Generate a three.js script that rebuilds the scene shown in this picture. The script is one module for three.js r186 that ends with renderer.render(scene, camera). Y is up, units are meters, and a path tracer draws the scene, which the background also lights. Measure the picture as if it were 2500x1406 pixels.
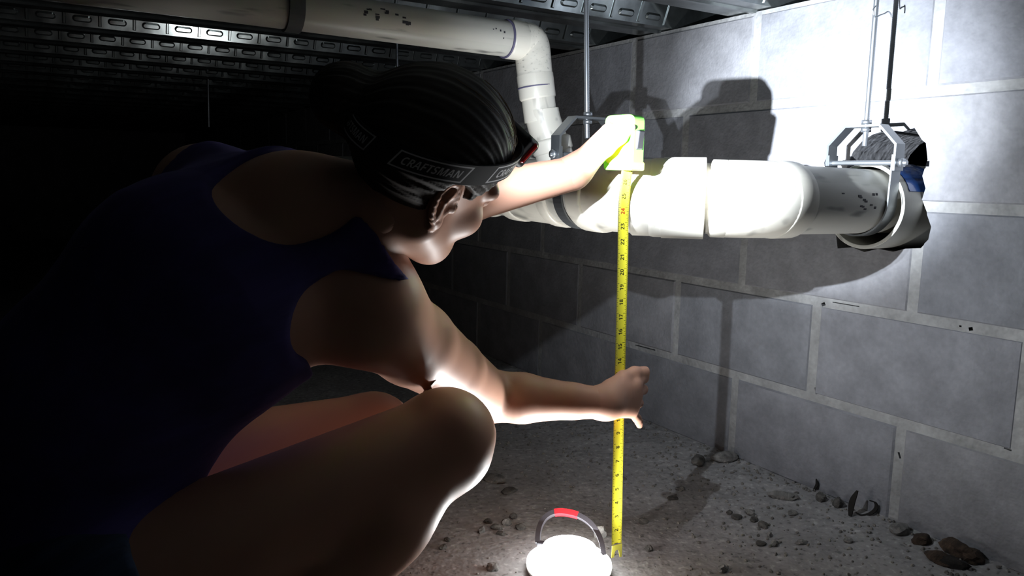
import * as THREE from 'three';
import { mergeGeometries, mergeVertices, toCreasedNormals } from 'three/addons/utils/BufferGeometryUtils.js';
import { RoundedBoxGeometry } from 'three/addons/geometries/RoundedBoxGeometry.js';
import { ImprovedNoise } from 'three/addons/math/ImprovedNoise.js';
import { RectAreaLightUniformsLib } from 'three/addons/lights/RectAreaLightUniformsLib.js';
import { Brush, Evaluator, SUBTRACTION } from 'three-bvh-csg';

// ------------------------------------------------------------------ camera, light, exposure
// X right, Y up from the eye, Z forward (metres) -> three.js; the eye is 0.66 m above the dirt
const EYE = 0.66;
const P = (X, Y, Z) => new THREE.Vector3(X, Y + EYE, -Z);
const scene = new THREE.Scene();
scene.background = new THREE.Color(0x000000);
const camera = new THREE.PerspectiveCamera(40.6, 2500 / 1406, 0.02, 40);
camera.position.set(0, EYE, 0);
camera.rotation.order = 'YXZ';
camera.rotation.set(-0.1406, 0, 0.02);
scene.add(camera);
const renderer = new THREE.WebGLRenderer({ antialias: true });
renderer.toneMapping = THREE.LinearToneMapping;
renderer.toneMappingExposure = 1.0;
renderer.shadowMap.enabled = true;
RectAreaLightUniformsLib.init();
const HEADLAMP_POWER = 17, HEADLAMP_SIDE = 1.4, LANTERN_GLOW = 23, LANTERN_UP = 95;
const LED_COOL = new THREE.Color(0.82, 0.9, 1.0), LED_WARM = new THREE.Color(0.97, 0.99, 1.0);

// ------------------------------------------------------------------ helpers
let seed = 20240;
const rnd = () => { seed = (seed * 1664525 + 1013904223) % 4294967296; return seed / 4294967296; };
const rr = (a, b) => a + (b - a) * rnd();
const noise = new ImprovedNoise();
const fbm = (x, y, z, o = 4) => { let s = 0, a = 1, n = 0; for (let i = 0; i < o; i++) { s += a * noise.noise(x, y, z); n += a; a *= 0.5; x *= 2.03; y *= 2.01; z *= 2.02; } return s / n; };
const V = (x, y, z) => new THREE.Vector3(x, y, z);
const used = new Map();
function numbered(name) { const k = used.get(name) || 0; used.set(name, k + 1); return k ? `${name}_${String(k).padStart(3, '0')}` : name; }
function mesh(name, geo, mat, parent) { const m = new THREE.Mesh(geo, mat); m.name = name; m.castShadow = m.receiveShadow = true; if (parent) parent.add(m); return m; }
function tag(o, label, category, group) { o.userData.label = label; o.userData.category = category; if (group) o.userData.group = group; return o; }
function thing(name, label, category, group) { const g = new THREE.Group(); g.name = numbered(name); scene.add(g); return tag(g, label, category, group); }
function top(name, geo, mat, label, category, group) { const m = mesh(numbered(name), geo, mat, scene); return tag(m, label, category, group); }
function structure(o) { o.userData.kind = 'structure'; return o; }
function dataTex(n, fn, srgb = true) {
  const d = new Uint8Array(n * n * 4);
  for (let j = 0; j < n; j++) for (let i = 0; i < n; i++) { const c = fn(i / n, j / n); const k = (j * n + i) * 4; d[k] = c[0]; d[k + 1] = c[1]; d[k + 2] = c[2]; d[k + 3] = 255; }
  const t = new THREE.DataTexture(d, n, n, THREE.RGBAFormat);
  t.wrapS = t.wrapT = THREE.RepeatWrapping; t.magFilter = THREE.LinearFilter; t.minFilter = THREE.LinearMipmapLinearFilter; t.generateMipmaps = true;
  if (srgb) t.colorSpace = THREE.SRGBColorSpace; t.needsUpdate = true; return t;
}
// tileable gradient noise on the unit square
function lattice(i, j, p, z) { i = ((i % p) + p) % p; j = ((j % p) + p) % p; let h = Math.imul(i + 1, 374761393) ^ Math.imul(j + 1, 668265263) ^ Math.imul(Math.round(z * 977) + 11, 1274126177); h = Math.imul(h ^ (h >>> 13), 1103515245); return ((h ^ (h >>> 16)) & 1023) / 1023 * 6.2832; }
function tile(x, y, f, z = 0, o = 4) {
  let s = 0, a = 1, n = 0, p = Math.round(f);
  for (let k = 0; k < o; k++) {
    const X = x * p, Y = y * p, i = Math.floor(X), j = Math.floor(Y), u = X - i, v = Y - j, su = u * u * u * (u * (u * 6 - 15) + 10), sv = v * v * v * (v * (v * 6 - 15) + 10);
    const g = (ii, jj, du, dv) => { const t = lattice(ii, jj, p, z + k); return Math.cos(t) * du + Math.sin(t) * dv; };
    const n0 = g(i, j, u, v) * (1 - su) + g(i + 1, j, u - 1, v) * su, n1 = g(i, j + 1, u, v - 1) * (1 - su) + g(i + 1, j + 1, u - 1, v - 1) * su;
    s += a * 1.4 * (n0 * (1 - sv) + n1 * sv); n += a; a *= 0.5; p *= 2;
  }
  return s / n * 1.2;
}
const cl = (v) => Math.max(0, Math.min(255, v));
function scaleUV(g, a, b) { const u = g.attributes.uv; for (let i = 0; i < u.count; i++) u.setXY(i, u.getX(i) * a, u.getY(i) * b); return g; }
// a profile of [axial, radius] turned about the line a -> b
function turned(a, b, prof, seg = 40) {
  const g = new THREE.LatheGeometry(prof.map(([x, r]) => new THREE.Vector2(Math.max(r, 1e-4), x)), seg);
  const len = prof[prof.length - 1][0] - prof[0][0];
  scaleUV(g, 0.36, len || 0.1);
  const q = new THREE.Quaternion().setFromUnitVectors(V(0, 1, 0), b.clone().sub(a).normalize());
  g.applyMatrix4(new THREE.Matrix4().compose(a, q, V(1, 1, 1)));
  return g;
}
function pipeGeo(a, b, r, seg = 40) { const L = a.distanceTo(b); return turned(a, b, [[0, r - 0.006], [0, r], [L, r], [L, r - 0.006]], seg); }
function hubGeo(a, b, r, seg = 40) { const L = a.distanceTo(b), e = Math.min(0.004, L * 0.2); return turned(a, b, [[0, r - 0.008], [0, r - e], [e, r], [L - e, r], [L, r - e], [L, r - 0.008]], seg); }
function tubeAlong(pts, r, seg = 24, rad = 24, closed = false) { const c = new THREE.CatmullRomCurve3(pts, closed, 'centripetal'); return new THREE.TubeGeometry(c, seg, r, rad, closed); }
// flat bar swept along a polyline in the plane (ex, ey), width along ez
function flatBar(pts, ez, width, thick) {
  const n = pts.length, L = [], R = [];
  for (let i = 0; i < n; i++) {
    const p = pts[i], d0 = i ? p.clone().sub(pts[i - 1]).normalize() : null, d1 = i < n - 1 ? pts[i + 1].clone().sub(p).normalize() : null;
    const d = d0 && d1 ? d0.clone().add(d1).normalize() : (d0 || d1);
    const nn = d.clone().cross(ez).normalize(), k = d0 && d1 ? 1 / Math.max(0.5, d.dot(d1)) : 1;
    L.push(p.clone().addScaledVector(nn, thick / 2 * k)); R.push(p.clone().addScaledVector(nn, -thick / 2 * k));
  }
  const pos = [], idx = [], quad = (a, b, c, d) => { const k = pos.length / 3; for (const v of [a, b, c, d]) pos.push(v.x, v.y, v.z); idx.push(k, k + 1, k + 2, k, k + 2, k + 3); };
  const wide = typeof width === 'function' ? width : () => width, at = new Map(); L.forEach((v, i) => at.set(v, i)); R.forEach((v, i) => at.set(v, i));
  const A = (v) => v.clone().addScaledVector(ez, wide(at.get(v)) / 2), B = (v) => v.clone().addScaledVector(ez, -wide(at.get(v)) / 2);
  for (let i = 0; i < n - 1; i++) {
    quad(B(L[i]), B(L[i + 1]), A(L[i + 1]), A(L[i])); quad(A(R[i]), A(R[i + 1]), B(R[i + 1]), B(R[i]));
    quad(A(L[i]), A(L[i + 1]), A(R[i + 1]), A(R[i])); quad(B(R[i]), B(R[i + 1]), B(L[i + 1]), B(L[i]));
  }
  quad(A(L[0]), A(R[0]), B(R[0]), B(L[0])); quad(B(L[n - 1]), B(R[n - 1]), A(R[n - 1]), A(L[n - 1]));
  const g = new THREE.BufferGeometry(); g.setAttribute('position', new THREE.Float32BufferAttribute(pos, 3)); g.setIndex(idx);
  g.setAttribute('uv', new THREE.Float32BufferAttribute(new Float32Array(pos.length / 3 * 2), 2)); g.computeVertexNormals(); return g;
}
// surface of a distance function on a box, cell h
function surfaceNets(f, lo, hi, h) {
  const nx = Math.ceil((hi.x - lo.x) / h) + 1, ny = Math.ceil((hi.y - lo.y) / h) + 1, nz = Math.ceil((hi.z - lo.z) / h) + 1;
  const val = new Float32Array(nx * ny * nz), at = (i, j, k) => (k * ny + j) * nx + i, S = 6, R = S * h * 0.87 * 1.35;
  for (let k = 0; k < nz; k += S) for (let j = 0; j < ny; j += S) for (let i = 0; i < nx; i += S) {   // skip blocks of cells far from the surface
    const c = f(lo.x + (i + S / 2) * h, lo.y + (j + S / 2) * h, lo.z + (k + S / 2) * h), skip = Math.abs(c) > R + 2 * h;
    for (let c3 = k; c3 < Math.min(k + S, nz); c3++) for (let c2 = j; c2 < Math.min(j + S, ny); c2++) for (let c1 = i; c1 < Math.min(i + S, nx); c1++) val[at(c1, c2, c3)] = skip ? c : f(lo.x + c1 * h, lo.y + c2 * h, lo.z + c3 * h);
  }
  const cell = new Int32Array(nx * ny * nz).fill(-1), pos = [];
  const E = [[0, 1], [0, 2], [0, 4], [1, 3], [1, 5], [2, 3], [2, 6], [3, 7], [4, 5], [4, 6], [5, 7], [6, 7]];
  for (let k = 0; k < nz - 1; k++) for (let j = 0; j < ny - 1; j++) for (let i = 0; i < nx - 1; i++) {
    const v = []; let m = 0;
    for (let c = 0; c < 8; c++) { const q = val[at(i + (c & 1), j + ((c >> 1) & 1), k + (c >> 2))]; v.push(q); if (q < 0) m |= 1 << c; }
    if (m === 0 || m === 255) continue;
    let x = 0, y = 0, z = 0, n = 0;
    for (const [a, b] of E) if ((v[a] < 0) !== (v[b] < 0)) {
      const t = v[a] / (v[a] - v[b]);
      x += (a & 1) + t * ((b & 1) - (a & 1)); y += ((a >> 1) & 1) + t * (((b >> 1) & 1) - ((a >> 1) & 1)); z += (a >> 2) + t * ((b >> 2) - (a >> 2)); n++;
    }
    cell[at(i, j, k)] = pos.length / 3; pos.push(lo.x + (i + x / n) * h, lo.y + (j + y / n) * h, lo.z + (k + z / n) * h);
  }
  const idx = [];
  for (let k = 1; k < nz - 1; k++) for (let j = 1; j < ny - 1; j++) for (let i = 1; i < nx - 1; i++) {
    const s = val[at(i, j, k)] < 0;
    const q = (a, b, c, d, flip) => { if (a < 0 || b < 0 || c < 0 || d < 0) return; if (flip) idx.push(a, c, b, a, d, c); else idx.push(a, b, c, a, c, d); };
    if (s !== (val[at(i + 1, j, k)] < 0)) q(cell[at(i, j - 1, k - 1)], cell[at(i, j, k - 1)], cell[at(i, j, k)], cell[at(i, j - 1, k)], !s);
    if (s !== (val[at(i, j + 1, k)] < 0)) q(cell[at(i - 1, j, k - 1)], cell[at(i - 1, j, k)], cell[at(i, j, k)], cell[at(i, j, k - 1)], !s);
    if (s !== (val[at(i, j, k + 1)] < 0)) q(cell[at(i - 1, j - 1, k)], cell[at(i, j - 1, k)], cell[at(i, j, k)], cell[at(i - 1, j, k)], !s);
  }
  const nor = new Float32Array(pos.length), uv = new Float32Array(pos.length / 3 * 2), e = h * 0.3;
  for (let a = 0; a < pos.length; a += 3) {
    let x = pos[a], y = pos[a + 1], z = pos[a + 2], gx, gy, gz, l;
    for (let it = 0; it < 3; it++) {
      gx = (f(x + e, y, z) - f(x - e, y, z)) / (2 * e); gy = (f(x, y + e, z) - f(x, y - e, z)) / (2 * e); gz = (f(x, y, z + e) - f(x, y, z - e)) / (2 * e);
      l = gx * gx + gy * gy + gz * gz || 1;
      if (it < 2) { const d = Math.max(-h, Math.min(h, f(x, y, z))) / l * 0.8; x -= gx * d; y -= gy * d; z -= gz * d; }
    }
    l = Math.sqrt(l); pos[a] = x; pos[a + 1] = y; pos[a + 2] = z; nor[a] = gx / l; nor[a + 1] = gy / l; nor[a + 2] = gz / l;
    uv[a / 3 * 2] = x * 1.3 + z; uv[a / 3 * 2 + 1] = y * 1.3 + z * 0.5;
  }
  const g = new THREE.BufferGeometry();
  g.setAttribute('position', new THREE.Float32BufferAttribute(pos, 3)); g.setAttribute('normal', new THREE.BufferAttribute(nor, 3)); g.setAttribute('uv', new THREE.BufferAttribute(uv, 2)); g.setIndex(idx);
  return g;
}
const smin = (a, b, k) => { const h = Math.max(k - Math.abs(a - b), 0) / k; return Math.min(a, b) - h * h * k * 0.25; };
const smax = (a, b, k) => -smin(-a, -b, k);
// tapered capsule between two points
function cone(a, b, ra, rb) {
  const ax = a.x, ay = a.y, az = a.z, dx = b.x - ax, dy = b.y - ay, dz = b.z - az, l2 = dx * dx + dy * dy + dz * dz || 1e-9;
  return (x, y, z) => {
    const px = x - ax, py = y - ay, pz = z - az; let t = (px * dx + py * dy + pz * dz) / l2; t = t < 0 ? 0 : t > 1 ? 1 : t;
    const qx = px - dx * t, qy = py - dy * t, qz = pz - dz * t; return Math.sqrt(qx * qx + qy * qy + qz * qz) - (ra + (rb - ra) * t);
  };
}
const union = (list, k) => (x, y, z) => { let d = 1e3; for (const f of list) { const v = f(x, y, z); if (v < d + k) d = smin(d, v, k); } return d; };

// ------------------------------------------------------------------ materials
const speck = (base, amp, f, seedZ, tint = [1, 1, 1], spot = 0) => dataTex(512, (x, y) => {
  const n = tile(x, y, f, seedZ, 5), m = tile(x, y, f * 6, seedZ + 7, 3), s = spot && m > 0.28 ? spot : 0;
  const v = base + amp * (n * 1.4 + m * 0.6) + s; return [cl(v * tint[0]), cl(v * tint[1]), cl(v * tint[2])];
});
const grainBump = dataTex(512, (x, y) => { const v = 128 + 90 * tile(x, y, 46, 3, 3) + 60 * tile(x, y, 120, 9, 2); return [cl(v), cl(v), cl(v)]; }, false);
const M = {};
const blockTex = speck(165, 15, 9, 1.3, [1, 1, 1.01]);
M.block = [0, 1, 2].map((i) => new THREE.MeshStandardMaterial({ map: blockTex, color: [0xc4c4c8, 0xbcbdc1, 0xcac9cb][i], roughness: 0.95, bumpMap: grainBump, bumpScale: 0.0016 }));
M.mortar = new THREE.MeshStandardMaterial({ map: speck(178, 22, 14, 4.1), color: 0xcfcecc, roughness: 0.95, bumpMap: grainBump, bumpScale: 0.003 });
M.dirt = new THREE.MeshStandardMaterial({ map: dataTex(1024, (x, y) => { const n = tile(x, y, 7, 2.2, 5), m = tile(x, y, 60, 5.5, 3), v = 168 + 20 * n + 18 * m + (m > 0.4 ? 18 : 0) - (m < -0.42 ? 26 : 0); return [cl(v), cl(v * 0.985), cl(v * 0.97)]; }), color: 0xe0e0e2, roughness: 1, bumpMap: grainBump, bumpScale: 0.0016 });
M.stone = new THREE.MeshStandardMaterial({ map: speck(140, 40, 8, 8.8), color: 0xccc8c2, roughness: 0.95 });
M.paleStone = new THREE.MeshStandardMaterial({ map: speck(190, 30, 8, 8.1), color: 0xc9c6c2, roughness: 0.9 });
M.darkStone = new THREE.MeshStandardMaterial({ map: speck(120, 40, 8, 3.8), color: 0xbab4ac, roughness: 1 });
M.rust = new THREE.MeshStandardMaterial({ map: speck(120, 60, 9, 6.8), color: 0x7d6552, roughness: 1 });
M.bark = new THREE.MeshStandardMaterial({ map: speck(120, 60, 12, 6.1), color: 0x4a443e, roughness: 1 });
const zincTex = dataTex(512, (x, y) => { const n = tile(x, y, 14, 6.6, 2), v = 190 + 40 * n + 18 * tile(x, y, 60, 1.6, 2); return [cl(v), cl(v * 1.01), cl(v * 1.01)]; });
const zincRough = dataTex(256, (x, y) => { const v = 90 + 90 * tile(x, y, 10, 2.9, 3); return [0, cl(v), 0]; }, false);
M.deck = new THREE.MeshStandardMaterial({ map: zincTex, color: 0xaeb4b4, metalness: 0.9, roughness: 0.54, roughnessMap: zincRough });
M.zinc = new THREE.MeshStandardMaterial({ map: zincTex, color: 0xb9bcc0, metalness: 0.85, roughness: 0.42 });
M.rod = new THREE.MeshStandardMaterial({ color: 0xb4b8bd, metalness: 0.9, roughness: 0.35 });
M.slab = new THREE.MeshStandardMaterial({ map: blockTex, color: 0xc4c4c8, roughness: 1 });
const pvcTex = dataTex(512, (x, y) => { const n = tile(x, y, 5, 3.3, 4), m = tile(x, y, 26, 4.4, 3), d = m > 0.3 ? 46 * (m - 0.3) / 0.3 : 0, v = 224 + 14 * n - d; return [cl(v), cl(v * 0.985), cl(v * 0.95)]; });
const pvcDirty = dataTex(512, (x, y) => { const n = tile(x, y, 4, 7.3, 5), m = tile(x, y, 30, 2.4, 3), d = (m > 0.34 ? 90 * (m - 0.34) / 0.3 : 0) + 24 * Math.max(0, n); const v = 215 - d; return [cl(v), cl(v * 0.99), cl(v * 0.96)]; });
M.pvc = new THREE.MeshPhysicalMaterial({ map: pvcTex, color: 0xf2f0ea, roughness: 0.38, clearcoat: 0.15, clearcoatRoughness: 0.3 });
M.pvcOld = new THREE.MeshPhysicalMaterial({ map: pvcDirty, color: 0xd8d8d4, roughness: 0.42 });
M.primer = new THREE.MeshStandardMaterial({ color: 0x5a5670, roughness: 0.5 });
M.ink = new THREE.MeshStandardMaterial({ color: 0x2a2830, roughness: 0.7 });
M.blue = new THREE.MeshPhysicalMaterial({ color: 0x1f4f96, roughness: 0.3, clearcoat: 0.6 });
M.greyPlastic = new THREE.MeshStandardMaterial({ color: 0x4a4c4e, roughness: 0.6 });
M.skin = new THREE.MeshPhysicalMaterial({ map: dataTex(256, (x, y) => { const n = tile(x, y, 9, 1.9, 4), v = 1 + 0.05 * n; return [cl(186 * v), cl(140 * v), cl(118 * v)]; }), roughness: 0.5, sheen: 0.2, sheenRoughness: 0.5, sheenColor: new THREE.Color(0xffc8b0) });
M.hair = new THREE.MeshPhysicalMaterial({ color: 0x241a12, roughness: 0.65, sheen: 0.2, sheenColor: new THREE.Color(0x9a7a48), sheenRoughness: 0.4 });
M.strand = new THREE.MeshStandardMaterial({ color: 0x8a6c3e, roughness: 0.5 });
M.shirt = new THREE.MeshPhysicalMaterial({ map: speck(200, 20, 30, 2.7), color: 0x4a3f8c, roughness: 0.85, sheen: 0.5, sheenColor: new THREE.Color(0x8a80d0), sheenRoughness: 0.6 });
M.denim = new THREE.MeshStandardMaterial({ map: speck(190, 40, 40, 3.7), color: 0x2e4262, roughness: 0.95 });
M.shoe = new THREE.MeshStandardMaterial({ color: 0x3a3a3e, roughness: 0.8 });
M.black = new THREE.MeshStandardMaterial({ color: 0x17171a, roughness: 0.55 });
M.rubber = new THREE.MeshStandardMaterial({ color: 0x242226, roughness: 0.5 });
M.red = new THREE.MeshPhysicalMaterial({ color: 0xc4141c, roughness: 0.4 });
M.redClear = new THREE.MeshPhysicalMaterial({ color: 0xd8201c, roughness: 0.25, transmission: 0.5, thickness: 0 });
M.green = new THREE.MeshPhysicalMaterial({ color: 0x6fdc4a, roughness: 0.45 });
M.lime = new THREE.MeshPhysicalMaterial({ color: 0xd4ee58, roughness: 0.5 });
M.silver = new THREE.MeshStandardMaterial({ color: 0xc8c8cc, roughness: 0.35, metalness: 0.6 });
M.white = new THREE.MeshStandardMaterial({ color: 0xf2f2f0, roughness: 0.4 });
// ------------------------------------------------------------------ the room: block wall, dirt floor, steel deck
const WALL_TURN = -(Math.PI / 2 - 0.5548), WALL_AT = V(-0.0135, 0, -2.6242);
const inWallFrame = (o) => { o.position.copy(WALL_AT); o.rotation.y = WALL_TURN; o.updateMatrixWorld(); return o; };
const alongWall = V(0.5268, 0, 0.85), intoWall = V(0.85, 0, -0.5268);          // three.js directions
const wallPoint = (u, y, v) => WALL_AT.clone().addScaledVector(alongWall, u).addScaledVector(intoWall, -v).setY(y);
const BL = 0.4064, BH = 0.2032, WALL_TOP = 1.0299;
function group(name) { const g = new THREE.Group(); g.name = name; scene.add(g); return g; }

const wall = structure(inWallFrame(group('wall_right')));
const holeUV = [[-0.138, 0.05], [-0.125, 0.085], [-0.107, 0.105], [-0.086, 0.117], [-0.057, 0.124], [-0.025, 0.12], [-0.004, 0.126], [0.012, 0.104], [0.02, 0.098], [0.026, 0.069], [0.019, 0.04], [0.027, 0.018], [0.022, -0.004], [0.034, -0.028], [0.044, -0.05], [0.041, -0.073], [0.027, -0.09], [0.0, -0.093], [-0.024, -0.101], [-0.055, -0.098], [-0.083, -0.107], [-0.11, -0.1], [-0.142, -0.105], [-0.15, -0.07], [-0.146, -0.02], [-0.152, 0.01]];
const holeC = [1.4006, 0.638];
const holeShape = new THREE.Shape(holeUV.map(([a, b]) => new THREE.Vector2(a + holeC[0], b + holeC[1])));
const holeGeo = new THREE.ExtrudeGeometry(holeShape, { depth: 0.6, bevelEnabled: false }); holeGeo.translate(0, 0, -0.4);
const csg = new Evaluator(); csg.useGroups = false; csg.attributes = ['position', 'normal', 'uv'];
const holeBrush = new Brush(holeGeo); holeBrush.updateMatrixWorld();
function cutHole(geo, at) { const b = new Brush(geo); b.position.copy(at); b.updateMatrixWorld(); const r = csg.evaluate(b, holeBrush, SUBTRACTION); return r.geometry; }
const blockGeos = [0, 1, 2, 3, 4, 5].map((i) => {
  const w = 0.388 / 2, h = 0.1865 / 2, b = 0.0035, s = new THREE.Shape();
  s.moveTo(-w + b, -h + b); s.lineTo(w - b, -h + b); s.lineTo(w - b, h - b); s.lineTo(-w + b, h - b); s.closePath();
  const g = new THREE.ExtrudeGeometry(s, { depth: 0.183, bevelEnabled: true, bevelThickness: b, bevelSize: b, bevelSegments: 1 });
  g.translate(0, 0, -0.183 - b); const u = g.attributes.uv; for (let k = 0; k < u.count; k++) u.setXY(k, u.getX(k) * 1.7 + i * 0.37, u.getY(k) * 1.7 + i * 0.61);
  return g;
});
for (let c = 0; c < 6; c++) {
  const yMid = WALL_TOP - BH * (c + 0.5), off = c % 2 ? 0 : 0.5;
  for (let k = -16; k < 12; k++) {
    const x = (k + off + 0.5) * BL, v = Math.abs(k * 7 + c * 3) % 6, at = V(x, yMid, 0);
    const hit = x - BL / 2 < 1.46 && x + BL / 2 > 1.24 && c >= 1 && c <= 2;
    const m = mesh('block', hit ? cutHole(blockGeos[v], at) : blockGeos[v], M.block[Math.abs(k * 5 + c * 2) % 3], wall);
    m.position.copy(at); m.position.z = hit ? 0 : (Math.abs(k * 13 + c * 7) % 5 - 2) * 0.0006;
  }
}
{
  const g = new THREE.BoxGeometry(28 * BL, 6 * BH + 0.02, 0.18); const u = g.attributes.uv; for (let k = 0; k < u.count; k++) u.setXY(k, u.getX(k) * 14, u.getY(k) * 1.6);
  const at = V(-2 * BL + 0.2, WALL_TOP - 3 * BH - 0.011, -0.0925);
  // missing bits of mortar: slots and pits cut into the joints
  let mg = cutHole(g, at);
  for (const [u, y, w, h, tilt] of [[0.7, 0.2195, 0.08, 0.003, 0.02], [1.234, 0.416, 0.009, 0.007, 0.5], [1.285, 0.4235, 0.06, 0.0018, 0], [1.239, 0.262, 0.003, 0.011, 0.3], [1.232, 0.233, 0.004, 0.014, 0.3], [1.53, 0.417, 0.007, 0.006, 0.3], [1.512, 0.4186, 0.004, 0.003, 0], [1.424, 0.155, 0.004, 0.012, 0.4], [1.61, 0.226, 0.012, 0.003, -0.1]]) {
    const b = new Brush(mg), c = new Brush(new THREE.BoxGeometry(w, h, 0.05)); b.position.copy(at); c.position.set(u, y, -0.004); c.rotation.z = tilt; b.updateMatrixWorld(); c.updateMatrixWorld(); mg = csg.evaluate(b, c, SUBTRACTION).geometry;
  }
  const m = mesh('mortar', mg, M.mortar, wall); m.position.copy(at);
}
// mortar smeared along the joints beside the hole
function box(w, h, d, x, y, z) { const g = new THREE.BoxGeometry(w, h, d); g.translate(x, y, z); return g; }
const farWall = structure(mesh('wall_far', scaleUV(box(0.2, 1.6, 6.6, -6.4, 0.5, 2.9), 8, 2), M.block[0], scene)); inWallFrame(farWall);
const leftWall = structure(mesh('wall_left', scaleUV(box(11.5, 1.6, 0.2, -0.85, 0.5, 6.1), 12, 2), M.block[0], scene)); inWallFrame(leftWall);
const backWall = structure(mesh('wall_back', scaleUV(box(0.2, 1.6, 6.6, 4.7, 0.5, 2.9), 8, 2), M.block[0], scene)); inWallFrame(backWall);

// dirt floor
const wallDist = (x, z) => -((x - WALL_AT.x) * intoWall.x + (z - WALL_AT.z) * intoWall.z);
const wallAlong = (x, z) => (x - WALL_AT.x) * alongWall.x + (z - WALL_AT.z) * alongWall.z;
const step = (a, b, x) => { const t = Math.max(0, Math.min(1, (x - a) / (b - a))); return t * t * (3 - 2 * t); };
function dirtY(x, z) {
  const v = wallDist(x, z), near = step(0.42, 0.02, v);
  const flat = Math.min(1, Math.hypot(x - 0.12, z + 1.285) / 0.16);
  let h = 0.027 * near + 0.006 * fbm(x * 3.1, z * 3.1, 4.2, 3) + (0.0022 + 0.004 * near) * fbm(x * 17, z * 17, 1.2, 3) * flat;
  const n = fbm(x * 42, z * 42, 7.7, 2); h += flat * (0.0012 + 0.0035 * near) * Math.max(0, n - 0.1) * 2;
  return h - 0.003;
}
{
  const axis = (lo, a, b, hi, fine) => { const o = []; for (let x = a; x <= b; x += fine) o.push(x); let s = fine; for (let x = o[o.length - 1]; x < hi;) { s *= 1.25; x += s; o.push(Math.min(x, hi)); } s = fine; for (let x = a; x > lo;) { s *= 1.25; x -= s; o.unshift(Math.max(x, lo)); } return o; };
  const xs = axis(-9, -0.6, 1.15, 6, 0.0072), zs = axis(-9, -2.7, -0.85, 6, 0.0072), pos = [], uv = [], idx = [], nx = xs.length;
  for (const z of zs) for (const x of xs) { pos.push(x, dirtY(x, z), z); uv.push(x * 1.4, z * 1.4); }
  for (let j = 0; j < zs.length - 1; j++) for (let i = 0; i < nx - 1; i++) { const a = j * nx + i; idx.push(a, a + nx, a + 1, a + 1, a + nx, a + nx + 1); }
  const g = new THREE.BufferGeometry(); g.setAttribute('position', new THREE.Float32BufferAttribute(pos, 3)); g.setAttribute('uv', new THREE.Float32BufferAttribute(uv, 2)); g.setIndex(idx); g.computeVertexNormals();
  const bed = new THREE.BoxGeometry(15, 0.3, 15); bed.translate(-1.5, -0.2, -1.5);
  structure(mesh('floor', mergeGeometries([g, bed]), M.dirt, scene));
}

// galvanised composite deck: ribs run from the wall into the room
const deck = structure(inWallFrame(group('ceiling')));
const RIB = 0.305, DY = WALL_TOP + 0.0012, DEEP = 0.076, ZL = 6.2;
{
  const s = new THREE.Shape(), t = 0.0016;
  const low = [[-0.2125, DEEP], [-0.1525, DEEP], [-0.12, 0], [-0.062, 0], [-0.056, -0.0045], [-0.046, -0.0045], [-0.04, 0], [0, 0], [0.0325, DEEP], [0.0925, DEEP]];
  s.setFromPoints([...low.map(([a, b]) => new THREE.Vector2(a, b)), ...low.slice().reverse().map(([a, b]) => new THREE.Vector2(a + (b > 0.01 ? (a > 0 ? -0.0008 : 0.0008) : 0), b + t))]);
  const ribGeo = new THREE.ExtrudeGeometry(s, { depth: ZL, bevelEnabled: false }); ribGeo.translate(0, DY, -0.19);
  const W = V(0.393, 0.919, 0), N = V(0.919, -0.393, 0), basis = new THREE.Matrix4().makeBasis(V(0, 0, -1), W, N);
  const barS = new THREE.Shape(); barS.moveTo(-0.004, 0.004); barS.lineTo(0.004, 0.004); barS.lineTo(0.004, 0.064); barS.lineTo(0, 0.07); barS.lineTo(-0.004, 0.064); barS.closePath();
  const barGeo = new THREE.ExtrudeGeometry(barS, { depth: 0.001, bevelEnabled: true, bevelThickness: 0.0025, bevelSize: 0.002, bevelOffset: -0.002, bevelSegments: 1 }); barGeo.applyMatrix4(basis);
  const ring = (w, h) => { const o = new THREE.Shape(), r = h / 2; o.absarc(w / 2 - r, 0, r, -Math.PI / 2, Math.PI / 2); o.absarc(-w / 2 + r, 0, r, Math.PI / 2, Math.PI * 1.5); o.closePath(); return o; };
  const ovalGeo = new THREE.ExtrudeGeometry(ring(0.046, 0.017), { depth: 0.001, curveSegments: 4, bevelEnabled: true, bevelThickness: 0.003, bevelSize: 0.004, bevelOffset: -0.004, bevelSegments: 1 });
  ovalGeo.translate(0, 0.02, 0); ovalGeo.applyMatrix4(basis);
  const far = [];
  for (let k = -22; k <= 12; k++) {
    const u0 = 0.75 + k * RIB, rib = mesh('deck_rib', ribGeo, M.deck, deck); rib.position.x = u0;
    const zMax = k >= 0 ? 0.62 : k >= -2 ? 0.78 : 1.7, own = k <= 1 && k >= -6;
    if (k > 1) continue;
    for (let z = 0.03, j = 0; z < (own ? zMax : 2.4); z += 0.0825, j++) {
      if (own) {
        const a = mesh('embossed_bar', barGeo, M.deck, rib); a.position.set(0, DY, z);
        const b = mesh('embossed_oval', ovalGeo, M.deck, rib); b.position.set(0, DY, z + 0.041);
      } else if (k > -14) { const a = barGeo.clone(); a.translate(u0, DY, z); const b = ovalGeo.clone(); b.translate(u0, DY, z + 0.041); far.push(a, b); }
    }
  }
  const fm = mesh('distant_embossing', mergeGeometries(far), M.deck, deck); fm.userData.kind = 'stuff';
  mesh('concrete_slab', box(11.5, 0.12, 6.4, -0.85, DY + DEEP + 0.062, 2.95), M.slab, deck);
  mesh('rim_closure', box(11.5, 0.4, 0.04, -0.85, DY + 0.0, -0.235), M.slab, deck);
}
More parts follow.
